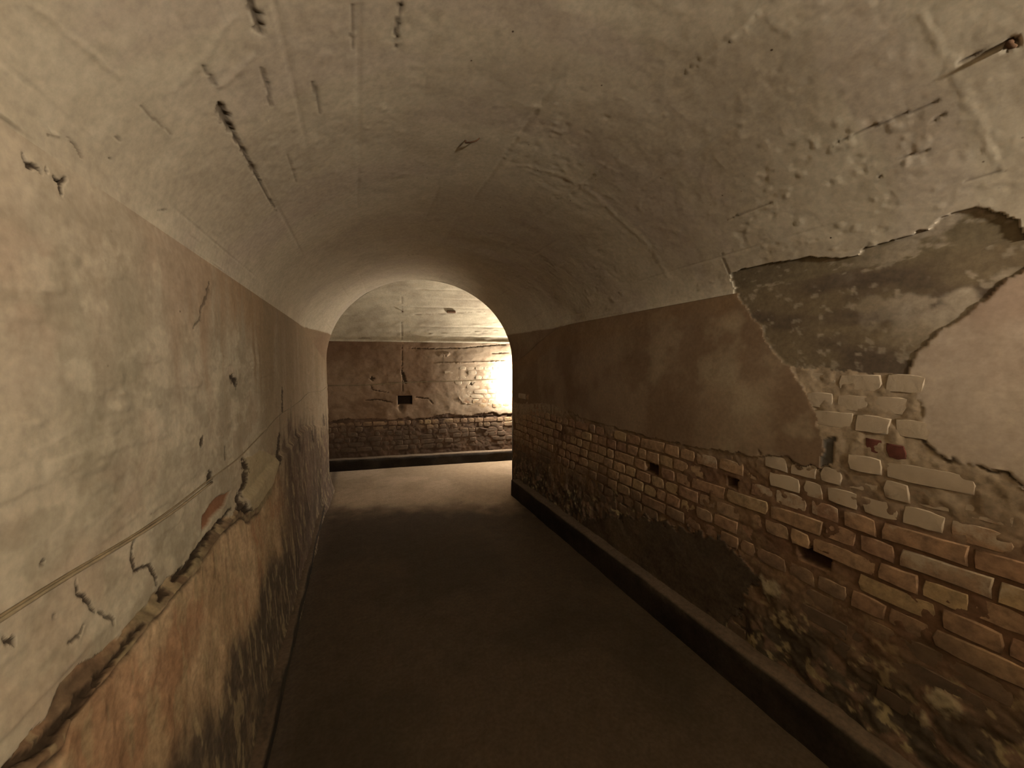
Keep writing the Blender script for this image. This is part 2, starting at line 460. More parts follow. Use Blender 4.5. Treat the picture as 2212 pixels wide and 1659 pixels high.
def inpoly(x, y, poly):
    inside = np.zeros(x.shape, bool)
    px = np.array([p[0] for p in poly]); py = np.array([p[1] for p in poly])
    j = len(px) - 1
    for i in range(len(px)):
        c = ((py[i] > y) != (py[j] > y))
        xx = (px[j] - px[i]) * (y - py[i]) / (py[j] - py[i] + 1e-12) + px[i]
        inside ^= c & (x < xx)
        j = i
    return inside

def polydist(x, y, pts):
    d = np.full(x.shape, 9.0); par = np.zeros(x.shape)
    n = max(1, len(pts) - 1)
    for i in range(len(pts) - 1):
        ax, ay = pts[i]; bx, by = pts[i + 1]
        dx, dy = bx - ax, by - ay; L = dx * dx + dy * dy + 1e-12
        t = np.clip(((x - ax) * dx + (y - ay) * dy) / L, 0, 1)
        e = np.hypot(x - ax - t * dx, y - ay - t * dy)
        m = e < d
        d = np.where(m, e, d); par = np.where(m, (i + t) / n, par)
    return d, par

def apply_cracks(surf, X, Y, P, disp, dirt):
    """carve the surveyed cracks (and raise the ridges) into a surface; metric: X along, Y across (metres)"""
    rng = random.Random(5)
    for (sf, w, dep, pts) in CRACKS:
        if sf != surf: continue
        q = [(a, b) for a, b in pts]
        if surf in ('vault',): q = [(a, b * VAULT_LEN) for a, b in q]
        if surf == 'farvault': q = [(a, b * 1.75) for a, b in q]
        ww = max(w, 5) / 1000.0
        xs = [a for a, b in q]; ys = [b for a, b in q]
        sm = sum(xs) / len(xs)
        gx = 1.0 / (1 + 2.6 * max(0.0, sm - 0.9)) if surf == 'left' else 1.0     # cracks deeper in the tunnel gape wider along the wall
        m = (X > min(xs) - (ww * 3 + .03) / gx) & (X < max(xs) + (ww * 3 + .03) / gx) & (Y > min(ys) - ww * 3 - .03) & (Y < max(ys) + ww * 3 + .03)
        if not m.any(): continue
        x, y = X[m], Y[m]
        wob = (fbm(x * 60, y * 60, 0, 3, 41) - 0.5) * ww * 1.6
        wob2 = (fbm(x * 60 + 9, y * 60 + 4, 0, 3, 43) - 0.5) * ww * 1.6
        d, par = polydist(x * gx + wob, y + wob2, [(a * gx, b) for a, b in q])
        taper = 0.45 + 0.55 * np.sqrt(np.clip(4 * par * (1 - par), 0, 1))
        k = 1 - sstep(ww * 0.42, ww * 0.85, d / taper)
        disp[m] -= k * dep / 1000.0
        if dep > 0:
            kd = 1 - sstep(ww * 0.6, ww * 1.05, d / taper)
            dirt[m] = np.maximum(dirt[m], kd * min(1, 0.25 + dep / 7.0) * (0.8 if surf == 'vault' else 1.0))

def lerp3(a, b, t):
    a = np.asarray(a, float); b = np.asarray(b, float)
    return a + (b - a) * np.asarray(t)[..., None]

LIME = np.array([0.50, 0.445, 0.335]); LIME2 = np.array([0.44, 0.383, 0.287]); PINK = np.array([0.42, 0.325, 0.235])
BROWN = np.array([0.27, 0.175, 0.095]); GREYG = np.array([0.30, 0.265, 0.19]); REDB = np.array([0.26, 0.13, 0.07])
ORANGE = np.array([0.25, 0.178, 0.105]); DAMP = np.array([0.085, 0.066, 0.045]); CRACK = np.array([0.035, 0.022, 0.012])
CENTRE = np.array([0.65, 0.0, 1.3])
VAULT_LEN = 2.75

def samples(a, b, fn):
    out = [a]
    while out[-1] < b:
        out.append(out[-1] + fn(out[-1]))
    out[-1] = b
    return np.array(out)

def concrete_colour(S, Q):
    """bare concrete; Q = height on the wall, running on round the vault"""
    c = lerp3(np.array([0.165, 0.128, 0.078]), np.array([0.10, 0.075, 0.052]), sstep(.44, .62, fbm(S * 2.4, Q * 7, 0, 4, 225)))
    c = lerp3(c, np.array([0.19, 0.155, 0.095]), sstep(1.86, 1.98, Q) * .6)
    pale = sstep(.47, .60, fbm(S * 8, Q * 8, 0, 5, 226)) * (1 - sstep(0.52, 0.95, S)) * sstep(1.55, 1.75, Q)
    pale = np.maximum(pale, sstep(.66, .76, fbm(S * 30, Q * 30, 0, 4, 227)) * .55)
    return lerp3(c, np.array([0.38, 0.325, 0.245]), pale)

# ------------------------------------------------------------------- vault ---
sp = samples(S_BACK, S_LEFT, lambda s: 0.09 if s < 0.2 else 0.0048 * math.hypot(s, 0.95))
aa = np.linspace(0, 1, 440)
SS, AA = np.meshgrid(sp, aa, indexing='ij')
P = P_vault(SS, AA); Yv = AA * VAULT_LEN
nrm = normals(P, np.stack([0 * SS + 0.65, SS, 0 * SS + 1.3], -1))
disp = (fbm(SS * 1.3, Yv * 1.3, 0, 3, 3) - .5) * 0.016 + (fbm(SS * 6, Yv * 6, 0, 3, 5) - .5) * 0.0035 + (fbm(SS * 25, Yv * 40, 0, 3, 7) - .5) * 0.0010
# shutter-board marks running along the vault
for k, av in enumerate(np.linspace(0.06, 0.94, 15)):
    wv = av * VAULT_LEN + (fbm(SS * 0.8, SS * 0 + k, 0, 2, 60) - .5) * 0.02
    amp = 0.0028 * sstep(0.5, 0.75, fbm(SS * 1.7, SS * 0 + 3.7 * k, 0, 3, 61))
    disp -= amp * np.exp(-((Yv - wv) / 0.006) ** 2)
    disp += 0.0008 * sstep(.4, .7, fbm(SS * 1.1, SS * 0 + 5.1 * k, 0, 2, 62)) * np.tanh((Yv - wv) / 0.01) * np.exp(-((Yv - wv) / 0.05) ** 2)
# trowel dabs and pits
pit = fbm(SS * 26, Yv * 26, 0, 2, 71)
mottle = 0.25 + 0.5 * sstep(.42, .66, fbm(SS * 2.6, Yv * 2.6, 0, 3, 72))
disp += (0.0020 * sstep(0.70, 0.84, pit) - 0.0016 * sstep(0.30, 0.17, pit)) * mottle
seam = sstep(0.0, 0.06, Yv) * sstep(0.0, 0.06, VAULT_LEN - Yv)
disp *= seam
dirt = np.zeros_like(disp)
apply_cracks('vault', SS, Yv, P, disp, dirt)
e1 = (fbm(SS * 22, Yv * 22, 0, 4, 11) - .5) * 0.02; e2 = (fbm(SS * 22 + 5, Yv * 22, 0, 4, 12) - .5) * 0.02
stv = [(a, b * VAULT_LEN) for a, b in M_STAIN_VAULT]
stv = stv + [(0.36, 0.94 * VAULT_LEN), (0.36, 3.2), (1.31, 3.2)]
stain = inpoly(SS + e1, Yv + e2 * 0.5, stv)
t = fbm(SS * 2.2, Yv * 2.2, 0, 4, 21)
cols = lerp3(LIME, LIME2, sstep(.35, .65, t))
cols = lerp3(cols, np.array([0.44, 0.375, 0.30]), sstep(.55, .75, fbm(SS * 5, Yv * 1.5, 0, 4, 22)) * .6)
sc = concrete_colour(SS, SPR + (VAULT_LEN - Yv))
zp = P[..., 2] + (fbm(SS * 6, Yv * 6, 0, 3, 25) - .5) * 0.02
dado = lerp3(np.array([0.25, 0.18, 0.11]), np.array([0.21, 0.143, 0.088]), sstep(.4, .6, t))
cols = lerp3(cols, dado, (1 - sstep(1.885, 1.90, zp)) * sstep(2.5, 3.0, SS))
lipv = np.exp(-((Yv - 0.022) / 0.009) ** 2) * sstep(0.0, 0.01, Yv) * sstep(.4, .6, fbm(SS * 3, SS * 0, 0, 3, 26)) * (1 - sstep(2.4, 2.9, SS))
disp += 0.006 * lipv
cols[stain] = sc[stain]
disp = np.where(stain, disp * 0.4 - 0.008, disp)
cols = lerp3(cols, CRACK * 1.6, np.clip(dirt, 0, 1) * .92)
vault = grid_objects(P + nrm * disp[..., None], cols, stain.astype(int), {0: ('ceiling', MAT_PLASTER), 1: ('bare_concrete_patch', MAT_CONCRETE)})
CEIL = vault[0]
tag(CEIL, 'low whitewashed plaster barrel vault with shutter board lines over the passage', 'ceiling', 'structure')
if 1 in vault: vault[1]['label'] = 'dark bare concrete where plaster has fallen off'

# --------------------------------------------------------------- left wall ---
sp = samples(S_BACK, S_LEFT, lambda s: 0.09 if s < 0.3 else 0.0028 * math.hypot(s, 0.45))
hh = np.linspace(0, SPR, 560)
SS, HH = np.meshgrid(sp, hh, indexing='ij')
P = P_left(SS, HH)
nrm = normals(P, np.stack([0 * SS + 0.65, SS, HH], -1))
amp = 1 - 0.6 * sstep(3.8, 4.9, SS)
disp = ((fbm(SS * 1.5, HH * 1.5, 0, 3, 103) - .5) * 0.020 + (fbm(SS * 5, HH * 7, 0, 4, 105) - .5) * 0.010) * amp
disp += (fbm(SS * 36, HH * 20, 0, 4, 107) - .5) * 0.0022
disp *= sstep(0.0, 0.06, SPR - HH)
dirt = np.zeros_like(disp)
e1 = (fbm(SS * 14, HH * 14, 0, 5, 111) - .5) * 0.05; e2 = (fbm(SS * 14 + 7, HH * 14, 0, 5, 112) - .5) * 0.05
edge = [(-4, 0.98), (0.3, 1.0)] + M_LEFT_EDGE
ex = np.array([p[0] for p in edge] + [2.7, 3.1, 3.6, 4.2, 5.2]); ez = np.array([p[1] for p in edge] + [0.99, 1.08, 1.02, 0.98, 0.9])
o_ = np.argsort(ex); ex, ez = ex[o_], ez[o_]
edge_z = np.interp(SS, ex, ez)
low = (HH + e2 * 0.8) < edge_z
flap = inpoly(SS + e1 * .5, HH + e2 * .5, M_FLAP)
low &= ~flap
soft = sstep(2.3, 2.7, SS)                      # further in, the damp just soaks up the plaster
redh = inpoly(SS + e1 * .6, HH + e2 * .6, M_REDHOLE) & ~low
# plaster edge lip and the open joint under it
lip = np.exp(-((HH - edge_z - 0.02) / 0.03) ** 2)
disp = np.where(low, disp - 0.007 * (1 - sstep(2.0, 2.6, SS)) + (fbm(SS * 20, HH * 10, 0, 4, 113) - .5) * 0.010, disp + 0.004 * lip * (1 - soft))
joint = np.exp(-((HH - edge_z + 0.045 + e1 * .5) / 0.0055) ** 2) * low * (1 - soft) * sstep(.36, .55, fbm(SS * 5, SS * 0, 0, 3, 114))
disp -= 0.009 * joint
disp = np.where(redh, disp - 0.012, disp)
disp = np.where(flap, disp + 0.003, disp)
# ragged trowel ridges across the plaster
rid = fbm(SS * 5, HH * 16, 0, 4, 115)
disp += np.where(low, 0, 0.003 * sstep(.54, .7, rid) * sstep(0.0, 0.3, SPR - HH))
apply_cracks('left', SS, HH, P, disp, dirt)
t1 = fbm(SS * 2.4, HH * 2.4, 0, 5, 121); t2 = fbm(SS * 4, HH * 1.2, 0, 5, 122); t3 = fbm(SS * 9, HH * 1.3, 0, 4, 123); t4 = fbm(SS * 6, HH * 6, 0, 5, 124)
cols = lerp3(LIME * 0.98, LIME2, sstep(.35, .65, t1))
cols = lerp3(cols, PINK, sstep(.48, .66, t4) * .5)
cols = lerp3(cols, GREYG, sstep(.50, .68, t2) * .6)
t5 = fbm(SS * 13, HH * 13, 0, 5, 127)
cols = lerp3(cols, LIME * 1.08, sstep(.52, .68, t5) * .55)
cols = lerp3(cols, GREYG * .95, sstep(.52, .68, fbm(SS * 11 + 3, HH * 17, 0, 5, 128)) * .45)
top = sstep(1.42, 1.86, HH + (t3 - .5) * 0.75) * (0.35 + 0.65 * sstep(0.9, 1.5, SS))
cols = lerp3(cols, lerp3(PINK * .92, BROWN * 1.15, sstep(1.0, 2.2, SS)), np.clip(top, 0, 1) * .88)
strk = sstep(1.3, 2.4, SS) * sstep(.46, .62, t3) * sstep(.95, 1.5, HH)
cols = lerp3(cols, np.array([0.26, 0.20, 0.125]), strk * .75)
cols = lerp3(cols, np.array([0.215, 0.16, 0.10]), sstep(1.7, 3.0, SS) * .8)  # browner deeper in: part paint, part dim light put into the colour
band = np.exp(-((HH - 1.30 - 0.03 * (t1 - .5)) / 0.045) ** 2) * sstep(.42, .6, fbm(SS * 3.2, HH * 5, 0, 4, 126)) * (1 - sstep(1.2, 1.7, SS))
cols = lerp3(cols, PINK * .85, band * .7)
# the lower, stripped part
lc = lerp3(ORANGE, np.array([0.34, 0.25, 0.155]), sstep(.4, .62, fbm(SS * 5, HH * 3, 0, 5, 131)))
lc = lerp3(lc, REDB * .85, sstep(.52, .68, fbm(SS * 7, HH * 5, 0, 5, 132)) * .55)
dx = np.array([p[0] for p in M_DAMP_LINE]); dz = np.array([p[1] for p in M_DAMP_LINE])
dl = np.interp(SS, np.r_[-4, dx, 4.2, 5.2], np.r_[0.57, dz, 0.45, 0.35])
dm = 1 - sstep(-0.07, 0.09, HH - dl + (fbm(SS * 8, HH * 4, 0, 5, 133) - .5) * 0.28)
lc = lerp3(lc, lerp3(DAMP, np.array([0.16, 0.12, 0.075]), sstep(.55, .75, fbm(SS * 30, HH * 14, 0, 4, 134))), dm)
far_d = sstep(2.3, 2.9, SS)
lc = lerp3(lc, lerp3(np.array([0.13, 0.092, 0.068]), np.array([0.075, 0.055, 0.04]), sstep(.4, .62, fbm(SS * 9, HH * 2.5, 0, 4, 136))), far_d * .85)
lc = lc * (1 + 0.5 * (1 - dm) * (1 - sstep(2.0, 2.8, SS)))[..., None]  # near lower part painted lighter to offset the lamp dish's shade
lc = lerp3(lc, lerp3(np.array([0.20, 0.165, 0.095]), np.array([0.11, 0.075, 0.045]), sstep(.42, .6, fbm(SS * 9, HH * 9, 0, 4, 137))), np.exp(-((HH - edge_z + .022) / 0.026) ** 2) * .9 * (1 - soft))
lc = lerp3(lc, np.array([0.36, 0.29, 0.17]), sstep(.60, .70, fbm(SS * 34, HH * 9, 0, 4, 135)) * .5)
up = cols.copy()
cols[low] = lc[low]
dp = 1 - sstep(-0.16, 0.16, HH - edge_z + (fbm(SS * 10, HH * 2.2, 0, 5, 138) - .5) * 0.75)
cols = lerp3(cols, lerp3(up, lc, dp), soft)
cols[redh] = REDB * .85
cols[flap] = np.array([0.36, 0.30, 0.19])
cols = lerp3(cols, CRACK, np.clip(np.maximum(dirt, joint * .9), 0, 1) * .95)
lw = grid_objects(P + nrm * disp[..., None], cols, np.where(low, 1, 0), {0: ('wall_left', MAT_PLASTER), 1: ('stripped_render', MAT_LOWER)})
WALL_L = lw[0]
tag(WALL_L, 'cracked whitewashed wall with flaking plaster above stripped reddish render', 'wall', 'structure')
lw[1]['label'] = 'reddish brown stripped render, damp and dark at its foot'
LEFT_GRID = (sp, hh, P + nrm * disp[..., None], nrm)

# -------------------------------------------------------------- right wall ---
sp = samples(S_BACK, S_LEFT, lambda s: 0.09 if s < 0.1 else 0.0036 * math.hypot(s, 1.7))
hh = np.linspace(0, SPR, 330)
SS, HH = np.meshgrid(sp, hh, indexing='ij')
P = P_right(SS, HH)
nrm = normals(P, np.stack([0 * SS + 0.65, SS, HH], -1))
disp = (fbm(SS * 1.5, HH * 1.5, 0, 3, 203) - .5) * 0.016 * (1 - sstep(3.6, 4.6, SS)) + (fbm(SS * 7, HH * 7, 0, 3, 205) - .5) * 0.003 + (fbm(SS * 35, HH * 35, 0, 3, 207) - .5) * 0.001
disp *= sstep(0.0, 0.06, SPR - HH)
dirt = np.zeros_like(disp)
e1 = (fbm(SS * 24, HH * 24, 0, 5, 211, 0.65) - .5) * 0.06; e2 = (fbm(SS * 24 + 5, HH * 24, 0, 5, 212, 0.65) - .5) * 0.06
polyA = M_PLASTER_LEFT + M_STAIN_WALL[:5][::-1] + [(1.32, 2.1), (5.3, 2.1), (5.3, 1.40)]
polyB = M_PLASTER_RIGHT + [(0.2, 1.16), (-3.8, 1.15), (-3.8, 2.1), (0.38, 2.1), (0.38, 1.86)] + M_STAIN_WALL[7:][::-1]
stain = inpoly(SS + e1 * .7, HH + e2 * .7, M_STAIN_WALL + [(0.38, 1.86), (0.36, 2.1), (1.31, 2.1)])
plA = inpoly(SS + e1 * .5, HH + e2 * .5, polyA) & ~stain
plB = inpoly(SS + e1 * .5, HH + e2 * .5, polyB) & ~stain
hole = inpoly(SS + e1 * .4, HH + e2 * .4, M_GREY_HOLE)
plA &= ~hole
smear = inpoly(SS + e1 * 2, HH + e2 * 2, M_SMEAR) & ~(plA | plB | stain)
plas = plA | plB
rough = (fbm(SS * 9, HH * 9, 0, 5, 213) - .5)
foot = 1 - sstep(0.40, 0.66, HH)
mort = -0.0140 + (fbm(SS * 28, HH * 28, 0, 4, 214) - .5) * 0.010 + foot * (rough * 0.045 + 0.006)
mort += 0.0085 * sstep(1.00, 1.20, HH)
disp = np.where(plA, disp - 0.0025 - 0.004 * sstep(1.0, 1.8, SS) * (1 - sstep(1.2, 1.5, HH)), np.where(plB, disp - 0.003, np.where(stain, disp * .5 - 0.007, disp * .6 + mort)))
disp = np.where(smear, -0.004 + rough * 0.012, disp)
disp = np.where(hole, -0.012, disp)
gap = np.zeros(SS.shape, bool)
for (a, b), (lw_, lh_) in zip(M_MISSING, ((0.13, 0.066), (0.12, 0.07), (0.06, 0.05))):
    gap |= (np.abs(SS - a + e1 * .3) < lw_ / 2) & (np.abs(HH - b + e2 * .3) < lh_ / 2)
disp = np.where(gap, -0.055, disp)
blob = np.zeros(SS.shape)
for (a, b), rr in zip(M_MARK, (0.06, 0.05, 0.035)):
    blob = np.maximum(blob, 1 - sstep(0.5, 1.0, np.hypot(SS - a + e1 * 2.2, (HH - b + e2 * 2.2) * 1.2) / rr))
disp = disp + blob * 0.004
apply_cracks('right', SS, HH, P, disp, dirt)
t1 = fbm(SS * 2.4, HH * 2.4, 0, 5, 221); t2 = fbm(SS * 4, HH * 4, 0, 5, 222); t3 = fbm(SS * 1.5, HH * 9, 0, 4, 223)
cA = lerp3(np.array([0.245, 0.178, 0.115]), np.array([0.19, 0.13, 0.08]), sstep(.4, .62, t1))
cA = lerp3(cA, np.array([0.33, 0.265, 0.175]), sstep(.42, .62, t2) * .75 * (1 - sstep(1.4, 2.4, SS)))  # pale patches end deeper in: brown paint, plus dimness put into the colour
cA = lerp3(cA, BROWN * .85, sstep(1.62, 1.88, HH + (t3 - .5) * .35) * .75)
cB = lerp3(LIME2, np.array([0.42, 0.35, 0.27]), sstep(.4, .65, t1))
cB = lerp3(cB, np.array([0.30, 0.21, 0.15]), sstep(1.48, 1.78, HH + (t2 - .5) * .6) * .7)
cM = lerp3(np.array([0.20, 0.125, 0.068]), np.array([0.15, 0.085, 0.048]), sstep(.4, .62, t2))
cM = lerp3(cM, np.array([0.35, 0.28, 0.19]), sstep(0.98, 1.20, HH + (t2 - .5) * .25) * .8)
dz = 1 - sstep(0.15, 0.62, HH - 0.14 + (t1 - .5) * .5)
cM = lerp3(cM, lerp3(lerp3(DAMP * .85, np.array([0.18, 0.12, 0.08]), sstep(.5, .66, fbm(SS * 16, HH * 16, 0, 5, 224))), np.array([0.30, 0.25, 0.14]), sstep(.64, .72, fbm(SS * 30, HH * 30, 0, 4, 228))), dz)
cS = concrete_colour(SS, HH)
cols = np.where(plA[..., None], cA, np.where(plB[..., None], cB, np.where(stain[..., None], cS, cM)))
smc = lerp3(np.array([0.105, 0.076, 0.048]), np.array([0.075, 0.055, 0.037]), sstep(.4, .6, t1))
cols[smear] = smc[smear]
cols[hole] = np.array([0.105, 0.093, 0.075])
cols[gap] = np.array([0.05, 0.028, 0.018])
cols = lerp3(cols, np.array([0.33, 0.28, 0.18]), blob * .85)
cols = lerp3(cols, CRACK * 1.3, np.clip(dirt, 0, 1) * .92)
code = np.where(plas, 1, np.where(stain, 2, np.where(smear, 3, np.where(hole, 4, 0))))
# where the wall leaves the vault's edge keep both surfaces together
RW_P = P + nrm * disp[..., None]
rw = grid_objects(RW_P, cols, code, {0: ('wall_right', MAT_MORTAR), 1: ('plaster_coat', MAT_PLASTER), 2: ('bare_concrete_patch', MAT_CONCRETE),
                                     3: ('cement_smear', MAT_LOWER), 4: ('plaster_hole', MAT_CONCRETE)})
WALL_R = rw[0]
tag(WALL_R, 'brick wall with peeling whitewashed plaster above and dark damp courses below', 'wall', 'structure')
for k, s_ in ((1, 'thin plaster coat, brown to pale, broken away along its lower edge'), (2, 'dark bare concrete where plaster has fallen off'),
              (3, 'smooth dark cement smeared over the bricks'), (4, 'grey hole knocked through the plaster')):
    if k in rw: rw[k]['label'] = s_
RIGHT_CODE = (sp, hh, code)

# --------------------------------------------------------------- the bricks --
def brick_mesh(name, L, h, rng, soft):
    nx, nz = (3, 2)
    d_in = 0.003
    fr = {}
    bm = bmesh.new()
    xs = [-L / 2 + d_in + (L - 2 * d_in) * i / nx for i in range(nx + 1)]
    zs = [-h / 2 + d_in + (h - 2 * d_in) * j / nz for j in range(nz + 1)]
    for i, x in enumerate(xs):
        for j, z in enumerate(zs):
            corner = (i in (0, nx)) and (j in (0, nz))
            y = rng.uniform(-soft, soft) + (0.002 if corner else 0)
            k = 0.005 if corner else 0.0028
            cx = x - (0.003 if x > 0 else -0.003) * corner
            fr[i, j] = bm.verts.new((cx + rng.uniform(-k, k), y, z * (0.94 if corner else 1) + rng.uniform(-k, k) * .8))
    ring = [(i, 0) for i in range(nx + 1)] + [(nx, j) for j in range(1, nz + 1)] + [(i, nz) for i in range(nx - 1, -1, -1)] + [(0, j) for j in range(nz - 1, 0, -1)]
    for i in range(nx):
        for j in range(nz):
            bm.faces.new((fr[i, j], fr[i + 1, j], fr[i + 1, j + 1], fr[i, j + 1]))
    prev = [fr[k] for k in ring]
    for off, dep in ((d_in, 0.004), (d_in * 1.1, 0.045)):
        cur = []
        for (i, j) in ring:
            v = fr[i, j].co
            ox = (-off if i == 0 else off if i == nx else 0); oz = (-off if j == 0 else off if j == nz else 0)
            cur.append(bm.verts.new((v.x + ox, v.y + dep, v.z + oz)))
        n = len(ring)
        for k in range(n):
            bm.faces.new((prev[k], prev[(k + 1) % n], cur[(k + 1) % n], cur[k]))
        if dep < 0.01:
            for k in range(n):
                bm.edges.get((prev[k], prev[(k + 1) % n])).smooth = False
        prev = cur
    bmesh.ops.recalc_face_normals(bm, faces=bm.faces)
    for f in bm.faces: f.smooth = True
    me = bpy.data.meshes.new(name); bm.to_mesh(me); bm.free()
    return me

rng = random.Random(11)
LENGTHS = (0.072, 0.100, 0.128, 0.205)
BRICKS = {L: [brick_mesh('brick_face', L, 0.063, rng, 0.0016) for _ in range(7)] for L in LENGTHS}
FAR_BRICKS = {L: [m.copy() for m in BRICKS[L]] for L in LENGTHS}
for L in LENGTHS:
    for me in BRICKS[L]: me.materials.append(MAT_BRICK)
    for me in FAR_BRICKS[L]: me.materials.append(MAT_BRICK_FAR)
RED_BRICK = brick_mesh('brick_face', 0.052, 0.050, rng, 0.001); RED_BRICK.materials.append(MAT_RED)

def bond(a0, a1, z0, z1, pitch, phase):
    """brick centres of an old wall of headers, closers and a few stretchers: (along, height, length)"""
    out = []
    row = math.ceil((z0 - phase) / pitch)
    while phase + (row + .5) * pitch < z1:
        zc = phase + (row + .5) * pitch
        x = a0 + rng.uniform(-.1, 0)
        while x < a1:
            L = rng.choices(LENGTHS, (0.17, 0.48, 0.23, 0.12))[0]
            out.append((x + L / 2, zc, L))
            x += L + 0.010 + rng.uniform(-.001, .005)
        row += 1
    return out

def region_at(s, z):
    i = min(len(RIGHT_CODE[0]) - 1, max(0, int(np.searchsorted(RIGHT_CODE[0], s)))); j = min(len(RIGHT_CODE[1]) - 1, max(0, int(round(z / SPR * (len(RIGHT_CODE[1]) - 1)))))
    return RIGHT_CODE[2][i, j]

red_pts = [(0.732, 1.248), (0.672, 1.246)]
cand = []
for (s, z, L) in bond(S_BACK + 0.3, 4.06, 0.14, 1.58, 0.075, 0.990 - 12 * 0.075):
    e = [region_at(s + dx * L, z + dz) for dx in (-.42, 0, .42) for dz in (-.025, .025)]
    bare = sum(1 for q in e if q == 0)
    if region_at(s, z) == 0 and bare >= 4 and not any(q in (2,) for q in e):
        if any(abs(s - a) < L / 2 + 0.05 and abs(z - b) < 0.05 for a, b in M_MISSING):
            continue
        if any(abs(s - a) < L / 2 + 0.022 and abs(z - b) < 0.05 for a, b in red_pts):
            continue
        if z < 0.5 and rng.random() < 0.15:
            continue                                     # spalled away at the foot
        cand.append((s, z, L))
vis = [c for c in cand if c[0] > 0.30]
vis.sort(key=lambda c: (math.hypot(c[0], UR)))
own, rest = vis[:298], vis[298:] + [c for c in cand if c[0] <= 0.30]

def place_brick(s, z, L, parent, frame, kinds):
    o = bpy.data.objects.new('brick', rng.choice(kinds[L]))
    o.parent = parent
    o.matrix_world = frame(s, z)
    COL.objects.link(o)
    return o

def right_frame(s, z):
    out = rng.uniform(-.004, .004) - (0.004 if z < .6 else 0)
    mo = 0.0045 if z > 1.12 else 0.0
    return Matrix.Translation((UR + 0.0095 - mo - out + 0.03 * float(sstep(1.2, 1.9, z)), s, z + rng.uniform(-.003, .003))) @ Matrix.Rotation(-math.pi / 2 + rng.uniform(-.012, .012), 4, 'Z') @ Matrix.Rotation(rng.uniform(-.012, .012), 4, 'Y')
for (s, z, L) in own:
    place_brick(s, z, L, WALL_R, right_frame, BRICKS)
for (s, z) in red_pts:
    o = place_brick(s, z, 0.05, WALL_R, right_frame, {0.05: [RED_BRICK]})
    o.matrix_world = Matrix.Translation((-0.003, 0, 0)) @ o.matrix_world
    o['label'] = 'bare dark red brick with the whitewash knocked off'
def join_bricks(items, name, parent, frame):
    bm = bmesh.new()
    for (s, z, L) in items:
        me = rng.choice(BRICKS[L])
        n0 = len(bm.verts)
        bm.from_mesh(me); bm.verts.ensure_lookup_table()
        bmesh.ops.transform(bm, matrix=frame(s, z), verts=bm.verts[n0:])
    me = bpy.data.meshes.new(name); bm.to_mesh(me); bm.free(); me.materials.append(MAT_BRICK)
    o = link(name, me, parent); o['kind'] = 'stuff'; o['label'] = 'further bricks of the same wall'
    return o
if rest: join_bricks(rest, 'bricks', WALL_R, right_frame)

# ------------------------------------------------- rounded end of the passage
def end_ring():
    pts, nor, rad = [], [], []
    hl = np.linspace(0, SPR, 60)
    for h in hl: pts.append(P_left(np.array(S_LEFT), np.array(h))); rad.append(0.085)
    for a in np.linspace(0, 1, 120)[1:-1]:
        pts.append(P_vault(np.array(S_LEFT), np.array(a))); rad.append(0.085 * (1 - float(sstep(.60, .9, a))) + 0.012)
    for h in hl[::-1]: pts.append(P_right(np.array(S_LEFT), np.array(h))); rad.append(0.012)
    p = np.array(pts); r = np.array(rad)
    tng = np.gradient(p[:, [0, 2]], axis=0); tng /= np.linalg.norm(tng, axis=1, keepdims=True) + 1e-9
    out = np.stack([-tng[:, 1], tng[:, 0]], -1)
    c = np.array([0.69, 1.2]); s = np.sign(np.sum((p[:, [0, 2]] - c) * out, 1, keepdims=True)); out *= s
    out[:50] = (-1, 0); out[-50:] = (1, 0)
    return p, out, r
p, out, r = end_ring()
fw = np.array([0.0, 1.0, 0.0]); pl = np.array([ER - EL, S_RIGHT - S_LEFT]); pl /= np.linalg.norm(pl)   # opening direction in plan
o3 = np.stack([out[:, 0] * pl[0], out[:, 0] * pl[1], out[:, 1]], -1)
chip = (fbm(p[:, 2] * 9, p[:, 0] * 9, 0, 4, 301) - .5)
rows = []
for al in np.linspace(0, math.pi / 2, 9):
    rows.append(p + fw * (r * math.sin(al))[:, None] + o3 * (r * (1 - math.cos(al)))[:, None])
edge_rows = len(rows)
for L in (0.05, 0.3, 1.0, 4.2):
    q = p + fw * r[:, None] + o3 * (r + L)[:, None]
    q[:, 2] = np.minimum(q[:, 2], 3.05); rows.append(q)
RG = np.array(rows)
RG[1:edge_rows + 1] += (chip * 0.016)[None, :, None] * np.array([0.5, 1, 0.0])
ts = fbm(RG[..., 2] * 4, RG[..., 0] * 4, RG[..., 1] * 4, 4, 302)
cc = lerp3(np.array([0.40, 0.33, 0.23]), np.array([0.34, 0.26, 0.17]), sstep(.4, .6, ts))
top = sstep(1.83, 1.90, RG[..., 2])
cc = lerp3(cc, LIME, top)
lowm = 1 - sstep(0.35, 0.95, RG[..., 2] + (ts - .5) * .5)
cc = lerp3(cc, np.array([0.11, 0.078, 0.053]), lowm * .9)
ring = grid_objects(RG, cc, np.zeros(RG.shape[:2], int), {0: ('wall_junction', MAT_PLASTER)})
tag(ring[0], 'plastered wall round the arched opening into the cross passage', 'wall', 'structure')

